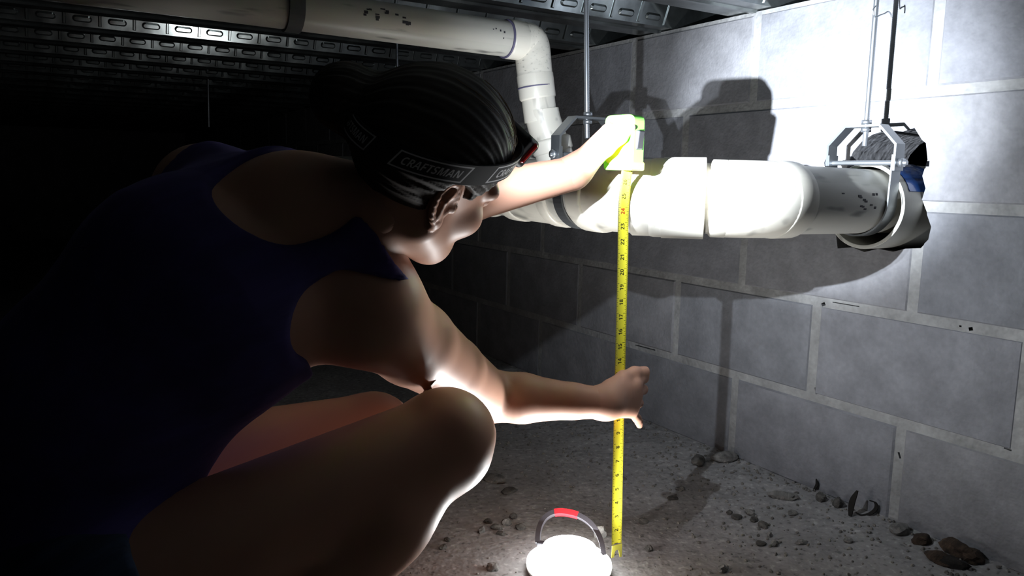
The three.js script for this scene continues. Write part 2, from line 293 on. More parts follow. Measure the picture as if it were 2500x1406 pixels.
// ------------------------------------------------------------------ drain piping
const PR = 0.059, HR = 0.0655;
const axisY = -0.0285;
const E1 = P(0.1806, -0.029, 1.352), E2 = P(0.4034, -0.0275, 1.300), WH = P(0.695, -0.031, 1.481);
const dIn = WH.clone().sub(E2).normalize(), dMid = E2.clone().sub(E1).normalize(), dBack = V(-0.5268, 0.02, -0.85).normalize();
const on = (p, d, s) => p.clone().addScaledVector(d, s);
const drain = thing('drain_pipe', 'white plastic drain pipe run with bends, dropping from ceiling and entering the block wall', 'pipe');
function bend(a, da, b, db, r, name = 'elbow', mat = M.pvc) {   // smooth elbow from a (direction da) to b (direction db)
  const L = a.distanceTo(b), c = new THREE.CubicBezierCurve3(a, on(a, da, L * 0.36), on(b, db, -L * 0.36), b);
  const g = new THREE.TubeGeometry(c, 24, r, 40); scaleUV(g, L, 0.36); return mesh(name, g, mat, drain);
}
function sub(name, geo, mat, parent) { return mesh(name, geo, mat, parent); }
// run into the wall
mesh('pipe', pipeGeo(on(E2, dIn, 0.06), on(WH, dIn, 0.4), PR), M.pvcOld, drain);
{
  const a = on(E2, dMid, -0.05), b = on(E2, dIn, 0.055);
  const e = bend(a, dMid, b, dIn, 0.0645);
  sub('hub', hubGeo(on(E2, dIn, 0.03), on(E2, dIn, 0.078), HR), M.pvc, e);
  sub('hub', hubGeo(on(E2, dMid, -0.077), on(E2, dMid, -0.046), 0.0648), M.pvc, e);
  const side = V(0, 1, 0).cross(dIn).normalize(); // seam lug of the hub
  const lug = new RoundedBoxGeometry(0.012, 0.006, 0.006, 1, 0.001); lug.applyQuaternion(new THREE.Quaternion().setFromUnitVectors(V(1, 0, 0), dIn)); const lp = on(on(E2, dIn, 0.072), side, HR * 0.98); lp.y -= 0.004; lug.translate(lp.x, lp.y, lp.z); sub('lug', lug, M.greyPlastic, e);
}
mesh('pipe', pipeGeo(on(E1, dMid, 0.05), on(E2, dMid, -0.05), PR), M.pvc, drain);
// repair sleeve coupling between the two bends
{
  const a = on(E1, dMid, 0.045), b = on(E1, dMid, 0.145), L = a.distanceTo(b);
  const cpl = mesh('coupling', turned(a, b, [[0, 0.052], [0, 0.058], [0.006, 0.0645], [0.016, 0.067], [0.03, 0.067], [0.0301, 0.0685], [L - 0.001, 0.0685], [L, 0.0675], [L, 0.059]]), M.pvc, drain);
}
{
  const a = on(E1, dBack, 0.055), b = on(E1, dMid, 0.05);
  const e = bend(a, dBack.clone().negate(), b, dMid, 0.0615);
  sub('hub', hubGeo(on(E1, dBack, 0.03), on(E1, dBack, 0.072), HR), M.pvc, e);
  sub('hub', hubGeo(on(E1, dMid, 0.022), on(E1, dMid, 0.06), HR), M.pvc, e);
}
mesh('pipe', pipeGeo(on(E1, dBack, 0.05), on(E1, dBack, 2.4), PR), M.pvcOld, drain);
// wye where the riser joins
const WY = on(E1, dBack, 0.2);
const fit = mesh('wye_fitting', pipeGeo(on(WY, dBack, -0.055), on(WY, dBack, 0.12), 0.0625), M.pvc, drain);
sub('hub', hubGeo(on(WY, dBack, 0.085), on(WY, dBack, 0.125), HR), M.pvc, fit);
sub('hub', hubGeo(on(WY, dBack, -0.06), on(WY, dBack, -0.03), HR), M.pvc, fit);
sub('hub', hubGeo(on(E1, dBack, 0.42), on(E1, dBack, 0.5), HR), M.pvc, drain);
// riser
const RR = 0.0315, RH = 0.0345;
const r0 = P(0.0863, 0.0048, 1.5000), r1 = P(0.0725, 0.0539, 1.5000), r2 = P(0.0486, 0.1068, 1.5000), r3 = P(0.0379, 0.1676, 1.5000), r4 = P(0.0313, 0.2160, 1.5000), r5 = P(-0.0091, 0.2507, 1.4780), r6 = P(r5.x - 0.85 * 1.5, r5.y - EYE + 0.012, -r5.z - 0.527 * 1.5);
const dr = (a, b) => b.clone().sub(a).normalize();
sub('branch', pipeGeo(r0, r1, RH + 0.001), M.pvc, fit);
sub('hub', hubGeo(on(r1, dr(r1, r0), 0.006), on(r1, dr(r0, r1), 0.022), RH + 0.004), M.pvc, fit);
bend(r1, dr(r0, r1), on(r2, V(0, 1, 0), 0.02), dr(r2, r3), RR + 0.0015);
mesh('pipe', pipeGeo(r2, r4, RR), M.pvc, drain);
const cpl2 = mesh('coupling', hubGeo(on(r3, dr(r3, r2), 0.022), on(r3, dr(r3, r4), 0.028), RH), M.pvc, drain);
sub('glue_ring', hubGeo(on(r3, dr(r3, r4), 0.0), on(r3, dr(r3, r4), 0.003), RH + 0.0003), M.primer, cpl2);
const dHead = dr(r5, r6);
{
  const a = on(r3, dr(r3, r4), 0.024), b = on(r5, dHead, 0.0);
  const c = new THREE.CubicBezierCurve3(a, on(a, dr(r3, r4), 0.072), on(b, dHead, -0.052), b);
  const e = mesh('elbow', new THREE.TubeGeometry(c, 28, 0.0335, 40), M.pvc, drain);
  sub('hub', hubGeo(on(b, dHead, -0.022), on(b, dHead, 0.012), RH + 0.0005), M.pvc, e);
  sub('glue_ring', hubGeo(on(b, dHead, 0.012), on(b, dHead, 0.0155), RH + 0.0002), M.primer, e);
}
mesh('pipe', pipeGeo(r5, r6, RR), M.pvcOld, drain);
// smudged stamp print on the pipes (unreadable flecks of ink)
function flecks(a, d, r, up, list, name) {
  const q = new THREE.Quaternion().setFromUnitVectors(V(1, 0, 0), d), geos = [], sideDir = up.clone();
  for (const [s, ang, w, h] of list) {
    const n = sideDir.clone().applyAxisAngle(d, ang), g = new RoundedBoxGeometry(w, h, 0.0006, 1, 0.0002);
    const m = new THREE.Matrix4().makeBasis(d, n.clone().cross(d).normalize(), n); g.applyMatrix4(m); const p = on(on(a, d, s), n, r + 0.0001); g.translate(p.x, p.y, p.z); geos.push(g);
  }
  const m = mesh(name, mergeGeometries(geos), M.ink, drain); m.userData.label = 'smudged black stamp print'; return m;
}
{
  const toCam = (d) => { const c = V(0, 0, 1); return c.addScaledVector(d, -c.dot(d)).normalize(); };
  const l1 = [], l2 = [], l3 = [];
  for (let i = 0; i < 16; i++) l1.push([0.245 + rr(-0.03, 0.06), rr(-0.2, 0.5), rr(0.004, 0.01), rr(0.002, 0.006)]);
  for (let i = 0; i < 12; i++) l2.push([0.12 + rr(-0.035, 0.08), rr(-0.25, 0.25), rr(0.003, 0.009), rr(0.002, 0.005)]);
  for (let i = 0; i < 5; i++) l3.push([0.028 + rr(-0.01, 0.03), rr(-0.2, 0.4), rr(0.002, 0.004), rr(0.002, 0.004)]);
  flecks(r5, dHead, RR, toCam(dHead), l1, 'stamp_print'); flecks(r5, dHead, RR, toCam(dHead), l3, 'stamp_print');
  flecks(on(E2, dIn, 0.06), dIn, PR, toCam(dIn), l2, 'stamp_print');
}

// ------------------------------------------------------------------ sleeve through the wall
{
  const s = thing('wall_sleeve', 'wide white sleeve pipe with blue band, set in the rough wall hole', 'pipe sleeve');
  const ax = on(WH, V(0, -1, 0), 0.0085), a = on(ax, dIn, -0.053), b = on(ax, dIn, 0.3), R = 0.0795, L = a.distanceTo(b);
  mesh('sleeve', turned(a, b, [[0.001, R - 0.007], [0, R - 0.006], [0, R - 0.001], [0.001, R], [L, R], [L, R - 0.007], [0.001, R - 0.007]], 56), M.pvcOld, s);
  const up = V(0, 1, 0).addScaledVector(dIn, -dIn.y).normalize(), sideV = dIn.clone().cross(up).normalize(), bp = [], bi = [], na = 30, nz = 8;   // sideV points to the open room
  for (let o = 0; o < 2; o++) for (let i = 0; i <= na; i++) for (let j = 0; j <= nz; j++) { const w = -0.8 + 2.0 * i / na, z = 0.018 + 0.1 * j / nz + 0.003 * noise.noise(i * 0.5, j, 2), rad = R + 0.0004 + o * (0.0012 + 0.0012 * Math.abs(noise.noise(i * 0.35, j * 0.6, 5))); const q = a.clone().addScaledVector(dIn, z).addScaledVector(up, Math.cos(w) * rad).addScaledVector(sideV, Math.sin(w) * rad); bp.push(q.x, q.y, q.z); }
  for (let o = 0; o < 2; o++) for (let i = 0; i < na; i++) for (let j = 0; j < nz; j++) { const k = o * (na + 1) * (nz + 1) + i * (nz + 1) + j; bi.push(k, k + 1, k + nz + 1, k + 1, k + nz + 2, k + nz + 1); }
  const g = new THREE.BufferGeometry(); g.setAttribute('position', new THREE.Float32BufferAttribute(bp, 3)); g.setAttribute('uv', new THREE.Float32BufferAttribute(new Float32Array(bp.length / 3 * 2), 2)); g.setIndex(bi); g.computeVertexNormals();
  mesh('blue_band', g, M.blue.clone(), s).material.side = THREE.DoubleSide;
}

// ------------------------------------------------------------------ clevis hangers
function clevis(center, d, rodTop, label) {
  const s = thing('pipe_hanger', label, 'hanger', 'clevis hangers on the drain pipe');
  const ez = d.clone().setY(0).normalize(), ex = ez.clone().cross(V(0, 1, 0)).normalize(), ey = V(0, 1, 0), q = (x, y) => center.clone().addScaledVector(ex, x).addScaledVector(ey, y);
  mesh('yoke', flatBar([q(-0.068, 0.056), q(-0.068, 0.102), q(-0.034, 0.136), q(0.034, 0.136), q(0.068, 0.102), q(0.068, 0.056)], ez, 0.026, 0.0042), M.zinc, s);
  const arc = [q(-0.0645, 0.084)]; for (let i = 0; i <= 24; i++) { const a = Math.PI + Math.PI * i / 24; arc.push(q(Math.cos(a) * 0.0625, Math.sin(a) * 0.0625)); } arc.push(q(0.0645, 0.084));
  mesh('strap', flatBar(arc, ez, 0.026, 0.0032), M.zinc, s);
  const bolt = mesh('bolt', pipeGeo(q(-0.08, 0.07), q(0.084, 0.07), 0.0045, 12), M.rod, s);
  const hex = (x0, x1) => turned(q(x0, 0.07), q(x1, 0.07), [[0, 0.001], [0, 0.0085], [Math.abs(x1 - x0), 0.0085], [Math.abs(x1 - x0), 0.001]], 6);
  mesh('nut', hex(-0.0775, -0.0705), M.rod, bolt); mesh('nut', hex(0.0705, 0.0785), M.rod, bolt);
  const base = q(0, 0.1), rd = rodTop.clone().sub(base).normalize(), L = base.distanceTo(rodTop), prof = [[0, 0.001], [0, 0.0045]];
  for (let y = 0.002; y < L; y += 0.003) prof.push([y, 0.0048], [y + 0.0015, 0.0043]);
  const rod = mesh('threaded_rod', turned(base, rodTop, prof, 10), M.rod, s);
  const nut = (y) => turned(on(q(0, y), rd, 0), on(q(0, y), rd, 0.008), [[0, 0.001], [0, 0.0088], [0.008, 0.0088], [0.008, 0.001]], 6);
  mesh('nut', nut(0.139), M.rod, rod); mesh('nut', nut(0.1255), M.rod, rod);
  return s;
}
const H1 = on(WH, dIn, -0.066), H2 = on(E1, dBack, 0.095);
clevis(H1, dIn, P(H1.x, 0.375 + 0.07, -H1.z), 'galvanised clevis hanger on the pipe beside the hole in the wall');
clevis(H2, dBack.clone(), P(0.1193, 0.3365, 1.4250), 'galvanised clevis hanger on the pipe behind the raised hand');
// bent tie wire on the rod by the wall hole
{
  const c = P(0.6451, 0.3055, 1.4400);
  top('tie_wire', tubeAlong([V(-0.012, 0.008, 0.006), V(-0.018, 0.0, 0.01), V(-0.012, -0.012, 0.008), V(-0.004, -0.008, 0.0058), V(0.006, -0.004, 0.004), V(0.013, 0.0, 0.0), V(0.02, -0.003, -0.004), V(0.023, -0.009, -0.006)].map((v) => v.add(c)), 0.0012, 40, 6), M.rod, 'short bent tie wire twisted on the threaded rod above the wall hole', 'wire');
}
// strap on the overhead pipe
{
  const s = thing('pipe_strap', 'grey plastic strap hanging the overhead white pipe from the deck', 'strap');
  const c = on(r5, dHead, 0.405), ez = dHead, ex = V(0, 1, 0).cross(ez).normalize(), ey = ez.clone().cross(ex), q = (x, y) => c.clone().addScaledVector(ex, x).addScaledVector(ey, y);
  const arc = [q(-0.034, 0.12)]; for (let i = 0; i <= 24; i++) { const a = Math.PI + Math.PI * i / 24; arc.push(q(Math.cos(a) * 0.034, Math.sin(a) * 0.034)); } arc.push(q(0.034, 0.12));
  mesh('band', flatBar(arc, ez, 0.024, 0.003), M.greyPlastic, s);
  mesh('top_clip', flatBar([q(-0.036, 0.1), q(-0.036, 0.125), q(0.036, 0.125), q(0.036, 0.1)], ez, 0.02, 0.003), M.zinc, s);
}
// thin rods hanging in the dark
{
  const bits = [[P(-0.3441, 0.3827, 2.3000), P(-0.3419, 0.2940, 2.3000)], [P(-1.2327, 0.3959, 3.2000), P(-1.2370, 0.1788, 3.2000)]];
  bits.forEach(([a, b], i) => top('hanger_rod', pipeGeo(V(a.x, WALL_TOP + 0.06, a.z), b, 0.004, 8), M.rod, i ? 'thin rod hanging from the deck far off in the dark' : 'thin rod hanging from the deck just past the overhead pipe', 'rod', undefined));
}

// ------------------------------------------------------------------ stones and rubble on the dirt
function rock(name, g, s, mat, label, category = 'stone', grp, rough = 0.35, sink = 0.35) {
  const geo = mergeVertices(new THREE.IcosahedronGeometry(1, 2).deleteAttribute('uv').deleteAttribute('normal')), p = geo.attributes.position, o = rr(0, 50);
  for (let i = 0; i < p.count; i++) { const v = V(p.getX(i), p.getY(i), p.getZ(i)), k = 1 + rough * fbm(v.x * 1.3 + o, v.y * 1.3, v.z * 1.3, 3) * 1.6; p.setXYZ(i, v.x * k * s[0], v.y * k * s[1], v.z * k * s[2]); }
  geo.computeVertexNormals(); const f = toCreasedNormals(geo, 0.7); const uv = new Float32Array(f.attributes.position.count * 2); for (let i = 0; i < uv.length / 2; i++) { uv[2 * i] = f.attributes.position.getX(i) * 8; uv[2 * i + 1] = f.attributes.position.getY(i) * 8 + f.attributes.position.getZ(i) * 5; } f.setAttribute('uv', new THREE.BufferAttribute(uv, 2));
  const m = top(name, f, mat, label, category, grp); m.position.set(g.x, dirtY(g.x, g.z) + s[1] * (1 - sink) * 0.75, g.z); m.rotation.y = rr(0, 6); return m;
}
rock('stone', P(-0.0233, -0.6600, 1.2477), [0.011, 0.008, 0.009], M.stone, 'small rounded grey pebble on the bare dirt beside the lantern');
rock('flat_stone', P(-0.0315, -0.6600, 1.6474), [0.03, 0.007, 0.02], M.stone, 'flat thin stone lying on the dirt past the knee');
rock('flat_stone', P(0.0025, -0.6600, 1.5829), [0.02, 0.006, 0.014], M.darkStone, 'small dark flat stone next to the larger flat stone');
rock('pale_stone', P(0.1754, -0.6600, 1.3827), [0.012, 0.016, 0.009], M.paleStone, 'pale upright stone between the lantern handle and the tape');
rock('rubble', P(0.4978, -0.6400, 1.7240), [0.03, 0.013, 0.017], M.stone, 'broken mortar lump at the wall foot under the tape shadow', 'rubble');
rock('rubble', P(0.4368, -0.6500, 1.7159), [0.028, 0.009, 0.015], M.darkStone, 'dark low rubble lump beside the broken mortar lump', 'rubble');
rock('rubble', P(0.5636, -0.6450, 1.5223), [0.03, 0.01, 0.012], M.stone, 'long grey rubble piece leaning near the wall foot', 'rubble');
rock('rubble', P(0.7259, -0.6400, 1.3653), [0.022, 0.012, 0.014], M.stone, 'angular rubble piece under the lowest wall joint', 'rubble');
rock('rubble', P(0.7488, -0.6400, 1.3288), [0.02, 0.012, 0.014], M.rust, 'brown crumbly rubble piece beside the angular one', 'rubble');
rock('rubble', P(0.6359, -0.6400, 1.5082), [0.014, 0.01, 0.009], M.darkStone, 'small dark rubble piece near the curled bark', 'rubble');
rock('rubble', P(0.6591, -0.6400, 1.4795), [0.014, 0.012, 0.01], M.darkStone, 'dark rubble chip standing near the curled bark', 'rubble');
rock('rubble', P(0.7413, -0.6480, 1.2586), [0.026, 0.012, 0.016], M.rust, 'brown clod in the rubble heap by the wall', 'clod', 'clods in the brown rubble heap');
rock('rubble', P(0.7837, -0.6450, 1.2820), [0.032, 0.016, 0.014], M.rust, 'brown clod in the rubble heap by the wall', 'clod', 'clods in the brown rubble heap');
rock('rubble', P(0.8009, -0.6450, 1.2624), [0.024, 0.014, 0.017], M.rust, 'brown clod in the rubble heap by the wall', 'clod', 'clods in the brown rubble heap');
rock('rubble', P(0.7533, -0.6500, 1.2418), [0.03, 0.011, 0.014], M.bark, 'brown clod in the rubble heap by the wall', 'clod', 'clods in the brown rubble heap');
const clods = [P(-0.0370, -0.6600, 1.4311), P(-0.0205, -0.6600, 1.4033), P(-0.0020, -0.6600, 1.4254), P(-0.0123, -0.6600, 1.3795), P(-0.0480, -0.6600, 1.3881), P(0.0114, -0.6600, 1.4517), P(-0.1095, -0.6600, 1.3486), P(-0.1144, -0.6600, 1.3196), P(0.0248, -0.6600, 1.4053), P(0.4792, -0.6550, 1.4366), P(0.4890, -0.6550, 1.4120), P(0.4893, -0.6550, 1.3743), P(0.4629, -0.6550, 1.3437), P(0.4790, -0.6550, 1.4624), P(0.4861, -0.6550, 1.3367), P(0.3670, -0.6600, 1.5837), P(0.3438, -0.6600, 1.5464), P(0.4400, -0.6550, 1.4681), P(0.4495, -0.6550, 1.4499), P(0.2588, -0.6600, 1.3355), P(0.2656, -0.6600, 1.4449), P(0.5353, -0.6550, 1.3388), P(0.5612, -0.6500, 1.4552), P(0.3719, -0.6600, 1.2565), P(0.6213, -0.6500, 1.3404)];
clods.forEach((g, i) => {
  const [label, grp] = i < 9 ? ['small dark dirt clod in the loose cluster between the knee and the lantern', 'clods between the knee and the lantern'] : (i < 15 || i === 17 || i === 18 || i > 20) ? ['small dirt clod in the crumbly patch between the tape and the wall rubble', 'clods between the tape and the wall rubble'] : ['small dirt clod on bare dirt just past the tape blade', 'clods just past the tape blade'];
  rock('dirt_clod', g, [rr(0.006, 0.012), rr(0.004, 0.008), rr(0.005, 0.011)], [M.darkStone, M.stone][rnd() < 0.6 ? 0 : 1], label, 'clod', grp);
});
// curled bark strips against the wall
function curl(g, pts, w, label) {
  const c = new THREE.CatmullRomCurve3(pts.map(([x, y, z]) => V(g.x + x, dirtY(g.x, g.z) + y, g.z + z))), n = 18, P_ = c.getPoints(n);
  const geo = flatBar(P_, V(0.5268, 0, 0.85), (i) => w * (0.25 + 0.75 * Math.sin(Math.PI * Math.min(1, 0.12 + 0.86 * i / n))), 0.0022); return top('bark_strip', geo, M.bark, label, 'bark');
}
curl(P(0.6782, -0.6400, 1.4387), [[-0.012, 0, 0], [-0.01, 0.03, 0], [-0.002, 0.052, 0]], 0.012, 'upright dark bark strip at the wall foot');
curl(P(0.6945, -0.6400, 1.4394), [[-0.016, 0.004, 0], [-0.006, -0.001, 0], [0.008, 0.004, 0.004], [0.018, 0.016, 0.006], [0.016, 0.028, 0.006], [0.006, 0.031, 0.004]], 0.008, 'dark bark strip curled into a ring at the wall foot');
curl(P(0.6411, -0.6400, 1.5499), [[-0.004, 0, 0], [0.002, 0.014, 0], [0.0, 0.026, 0]], 0.006, 'short thin bark sliver standing by the wall');
curl(P(0.6220, -0.6400, 1.6039), [[-0.004, 0, 0], [0.006, 0.006, 0], [0.006, 0.018, 0], [0.0, 0.023, 0]], 0.004, 'thin curved bark sliver against the lowest wall block');
// fine grit
{
  const base = new THREE.IcosahedronGeometry(1, 0), n = 2200, im = new THREE.InstancedMesh(base, M.stone, n), m = new THREE.Matrix4(), q = new THREE.Quaternion(), c = new THREE.Color();
  for (let i = 0; i < n;) {
    const near = rnd() < 0.6, u = rr(0.1, 2.0), v = near ? Math.pow(rnd(), 1.6) * 0.45 + 0.006 : rr(0.1, 0.95), p = wallPoint(u, 0, v);
    if (Math.hypot(p.x - 0.106, p.z + 1.24) < 0.085) continue;
    const s = (near ? 0.0035 : 0.0022) * rr(0.3, 1.3); q.setFromEuler(new THREE.Euler(rr(0, 6), rr(0, 6), rr(0, 6)));
    m.compose(V(p.x, dirtY(p.x, p.z) + s * 0.3, p.z), q, V(s, s * rr(0.5, 0.9), s * rr(0.7, 1.2))); im.setMatrixAt(i, m);
    const k = rr(0.7, 1.5); im.setColorAt(i, c.setRGB(k, k * 0.97, k * 0.93)); i++;
  }
  im.name = 'grit'; im.castShadow = im.receiveShadow = true; scene.add(im); im.userData = { kind: 'stuff', label: 'fine grit and crumbs scattered over the dirt floor', category: 'grit' };
}
// ------------------------------------------------------------------ tape measure
{
  const t = thing('tape_measure', 'green tape measure held against the pipe, yellow blade pulled down to the dirt', 'tape measure');
  const c = P(0.1715, 0.0577, 1.243), body = new THREE.Group();
  const X = V(0.72, 0, 0.694), Y = V(0, 1, 0), Z = V(-0.694, 0, 0.72), frame = new THREE.Matrix4().makeBasis(X, Y, Z).setPosition(c);
  const put = (g) => g.applyMatrix4(frame);
  const dShape = (w, h, r1, r2) => { const s = new THREE.Shape(); s.moveTo(w, -h + r2); s.lineTo(w, h - r1); s.quadraticCurveTo(w, h, w - r1, h); s.lineTo(-w + r1, h); s.quadraticCurveTo(-w, h, -w, h - r1); s.lineTo(-w, -h + r2); s.quadraticCurveTo(-w, -h, -w + r2, -h); s.lineTo(w - r2, -h); s.quadraticCurveTo(w, -h, w, -h + r2); return s; };
  const ext = (s, d, b) => { const g = new THREE.ExtrudeGeometry(s, { depth: d - 2 * b, bevelEnabled: true, bevelThickness: b, bevelSize: b, bevelOffset: -b, bevelSegments: 3, curveSegments: 8 }); g.translate(0, 0, -d / 2 + b); return g; };
  mesh('case', put(ext(dShape(0.028, 0.0425, 0.012, 0.006), 0.033, 0.004)), M.green, t);
  const grip = ext(dShape(0.0215, 0.034, 0.014, 0.014), 0.0365, 0.002); grip.translate(-0.002, 0.0, 0); mesh('side_grip', put(grip), M.lime, t);
  const lip = new RoundedBoxGeometry(0.014, 0.014, 0.036, 2, 0.003); lip.translate(0.022, -0.036, 0); mesh('mouth_bumper', put(lip), M.lime, t);
  const bt = new RoundedBoxGeometry(0.008, 0.03, 0.016, 2, 0.003); bt.rotateZ(-0.12); bt.translate(0.0285, 0.004, 0.0); mesh('lock_button', put(bt), M.black, t);
  const path = new THREE.CatmullRomCurve3([P(0.1775, 0.022, 1.238), P(0.1785, -0.01, 1.262), P(0.1795, -0.05, 1.277), P(0.182, -0.12, 1.282), P(0.1855, -0.3, 1.287), P(0.1895, -0.5, 1.2905), P(0.193, -0.634, 1.293)]);
  const n = 120, W = V(0.87, 0, -0.5), N = V(0.5, 0, 0.87), pos = [], uv = [], idx = [], m = 9, L = path.getLength(), half = 0.0108;
  for (const side of [1, -1]) for (let i = 0; i <= n; i++) {
    const p = path.getPointAt(i / n);
    for (let j = 0; j < m; j++) { const s = j / (m - 1) * 2 - 1, q = p.clone().addScaledVector(W, s * half).addScaledVector(N, -0.0022 * (1 - s * s) + side * 0.0002); pos.push(q.x, q.y, q.z); uv.push((s + 1) / 2, 1 - i / n); }
  }
  for (let f = 0; f < 2; f++) for (let i = 0; i < n; i++) for (let j = 0; j < m - 1; j++) { const a = f * (n + 1) * m + i * m + j, b = a + m; if (f) idx.push(a, a + 1, b, a + 1, b + 1, b); else idx.push(a, b, a + 1, a + 1, b, b + 1); }
  const g = new THREE.BufferGeometry(); g.setAttribute('position', new THREE.Float32BufferAttribute(pos, 3)); g.setAttribute('uv', new THREE.Float32BufferAttribute(uv, 2)); g.setIndex(idx); g.computeVertexNormals();
  const cv = document.createElement('canvas'); cv.width = 64; cv.height = 2048; const x = cv.getContext('2d'); x.fillStyle = '#e6dc3c'; x.fillRect(0, 0, 64, 2048);
  const inch = 2048 * 0.0254 / L; x.fillStyle = '#1c1a10'; x.strokeStyle = '#1c1a10'; x.font = 'bold 30px sans-serif'; x.textAlign = 'center'; x.textBaseline = 'middle';
  for (let k = 0; k < 27 * 16; k++) { const y = 2048 + inch * 0.75 - k * inch / 16 , l = k % 16 === 0 ? 18 : k % 8 === 0 ? 13 : k % 4 === 0 ? 10 : k % 2 === 0 ? 7 : 5; x.fillRect(0, y - 1, l, 2); x.fillRect(64 - l, y - 1, l, 2); }
  for (let k = 1; k < 27; k++) { const y = 2048 + inch * 0.75 - k * inch; x.save(); x.translate(33, y + 20); x.rotate(-Math.PI / 2); x.fillStyle = k % 12 === 0 ? '#b01818' : '#1c1a10'; x.fillText(String(k), 0, 0); x.restore(); }
  const tx = new THREE.CanvasTexture(cv); tx.colorSpace = THREE.SRGBColorSpace;
  const blade = mesh('blade', g, new THREE.MeshPhysicalMaterial({ map: tx, roughness: 0.35, clearcoat: 0.4, clearcoatRoughness: 0.25, side: THREE.DoubleSide }), t); blade.userData.label = 'yellow steel blade with black inch marks';
  // forked end
  const hk = new THREE.Shape(); hk.moveTo(-0.0108, 0.004); hk.lineTo(0.0108, 0.004); hk.lineTo(0.0112, -0.021); hk.lineTo(0.0072, -0.021); hk.lineTo(0.0042, -0.008); hk.quadraticCurveTo(0, -0.003, -0.0042, -0.008); hk.lineTo(-0.0058, -0.018); hk.lineTo(-0.0112, -0.018); hk.closePath();
  const hg = new THREE.ExtrudeGeometry(hk, { depth: 0.0012, bevelEnabled: false }); hg.applyMatrix4(new THREE.Matrix4().makeBasis(W, V(0, 1, 0), N).setPosition(P(0.1932, -0.6385, 1.2925)));
  mesh('end_hook', hg, new THREE.MeshStandardMaterial({ color: 0xd8cf52, roughness: 0.4 }), blade);
}

// ------------------------------------------------------------------ lantern on the dirt
{
  const t = thing('puck_lantern', 'round glowing lantern with black and red carry handle on the dirt', 'lantern');
  const c = P(0.1058, -0.66, 1.24), y0 = 0.001;
  const lathe = (pr, seg = 56) => { const g = new THREE.LatheGeometry(pr.map(([r, y]) => new THREE.Vector2(r, y)), seg); g.translate(c.x, y0, c.z); return g; };
  mesh('base', lathe([[0.0001, 0], [0.064, 0], [0.069, 0.002], [0.0715, 0.006], [0.072, 0.0105], [0.068, 0.0112], [0.0001, 0.0112]]), M.white, t);
  const lens = mesh('lens', lathe([[0.071, 0.0113], [0.0722, 0.014], [0.0715, 0.019], [0.066, 0.024], [0.056, 0.028], [0.0505, 0.032], [0.0485, 0.038], [0.045, 0.044], [0.036, 0.0485], [0.02, 0.051], [0.0001, 0.0518]]), new THREE.MeshStandardMaterial({ color: 0xf4f4f0, roughness: 0.5, emissive: LED_WARM, emissiveIntensity: LANTERN_GLOW }), t);
  lens.userData.label = 'glowing white lens';
  const a = P(0.0542, -0.6330, 1.2879), b = P(0.1658, -0.6360, 1.2521), apex = P(0.1094, -0.5926, 1.3250);
  const pts = [], mid = a.clone().add(b).multiplyScalar(0.5), hx = b.clone().sub(a).multiplyScalar(0.5), hy = apex.clone().sub(mid), ez = hx.clone().cross(hy).normalize();
  for (let i = 0; i <= 40; i++) { const w = Math.PI - Math.PI * i / 40, cs = Math.cos(w), sn = Math.sin(w); pts.push(mid.clone().addScaledVector(hx, Math.sign(cs) * Math.pow(Math.abs(cs), 0.85)).addScaledVector(hy, Math.pow(sn, 0.85))); }
  const h = mesh('handle', flatBar(pts, ez, 0.009, 0.0085), M.rubber, t);
  mesh('grip', flatBar(pts.slice(15, 24), ez, 0.0105, 0.01), M.red, h);
  for (const [p, s] of [[a, 1], [b, -1]]) { const g = new RoundedBoxGeometry(0.02, 0.007, 0.012, 2, 0.002); g.applyQuaternion(new THREE.Quaternion().setFromUnitVectors(V(1, 0, 0), hx.clone().setY(0).normalize())); const q = on(p, hx.clone().normalize(), s * 0.009); g.translate(q.x, q.y + 0.001, q.z); mesh('pivot_arm', g, M.rubber, t); }
  const up = new THREE.RectAreaLight(LED_WARM, LANTERN_UP, 0.11, 0.11); up.position.set(c.x, y0 + 0.0535, c.z); up.lookAt(c.x, 3, c.z); scene.add(up);
}

// ------------------------------------------------------------------ the person
const person = thing('person', 'person crouching in purple tank top and shorts, holding a tape against the pipe', 'person');
// head frame
const hF = V(0.67, -0.2075, -0.7127).normalize(), hU0 = V(0.51, 0.826, 0.239), hR = hF.clone().cross(hU0).normalize(), hU = hR.clone().cross(hF).normalize();
const HC = P(-0.1045, 0.005, 0.916), HS = 0.922;
const hp = (f, u, r) => HC.clone().addScaledVector(hF, f * HS).addScaledVector(hU, u * HS).addScaledVector(hR, r * HS);
const toHead = (x, y, z) => { const dx = (x - HC.x) / HS, dy = (y - HC.y) / HS, dz = (z - HC.z) / HS; return [dx * hF.x + dy * hF.y + dz * hF.z, dx * hU.x + dy * hU.y + dz * hU.z, dx * hR.x + dy * hR.y + dz * hR.z]; };
const ell = (f, u, r, a, b, c) => (x, y, z) => { const p = (x - f) / a, q = (y - u) / b, s = (z - r) / c, k = Math.sqrt(p * p + q * q + s * s), g = Math.sqrt((p / a) ** 2 + (q / b) ** 2 + (s / c) ** 2) || 1; return k * (k - 1) / g; };
const cranium = ell(-0.012, 0.042, 0, 0.096, 0.084, 0.075);
const L3 = (f, u, r) => V(f, u, r);
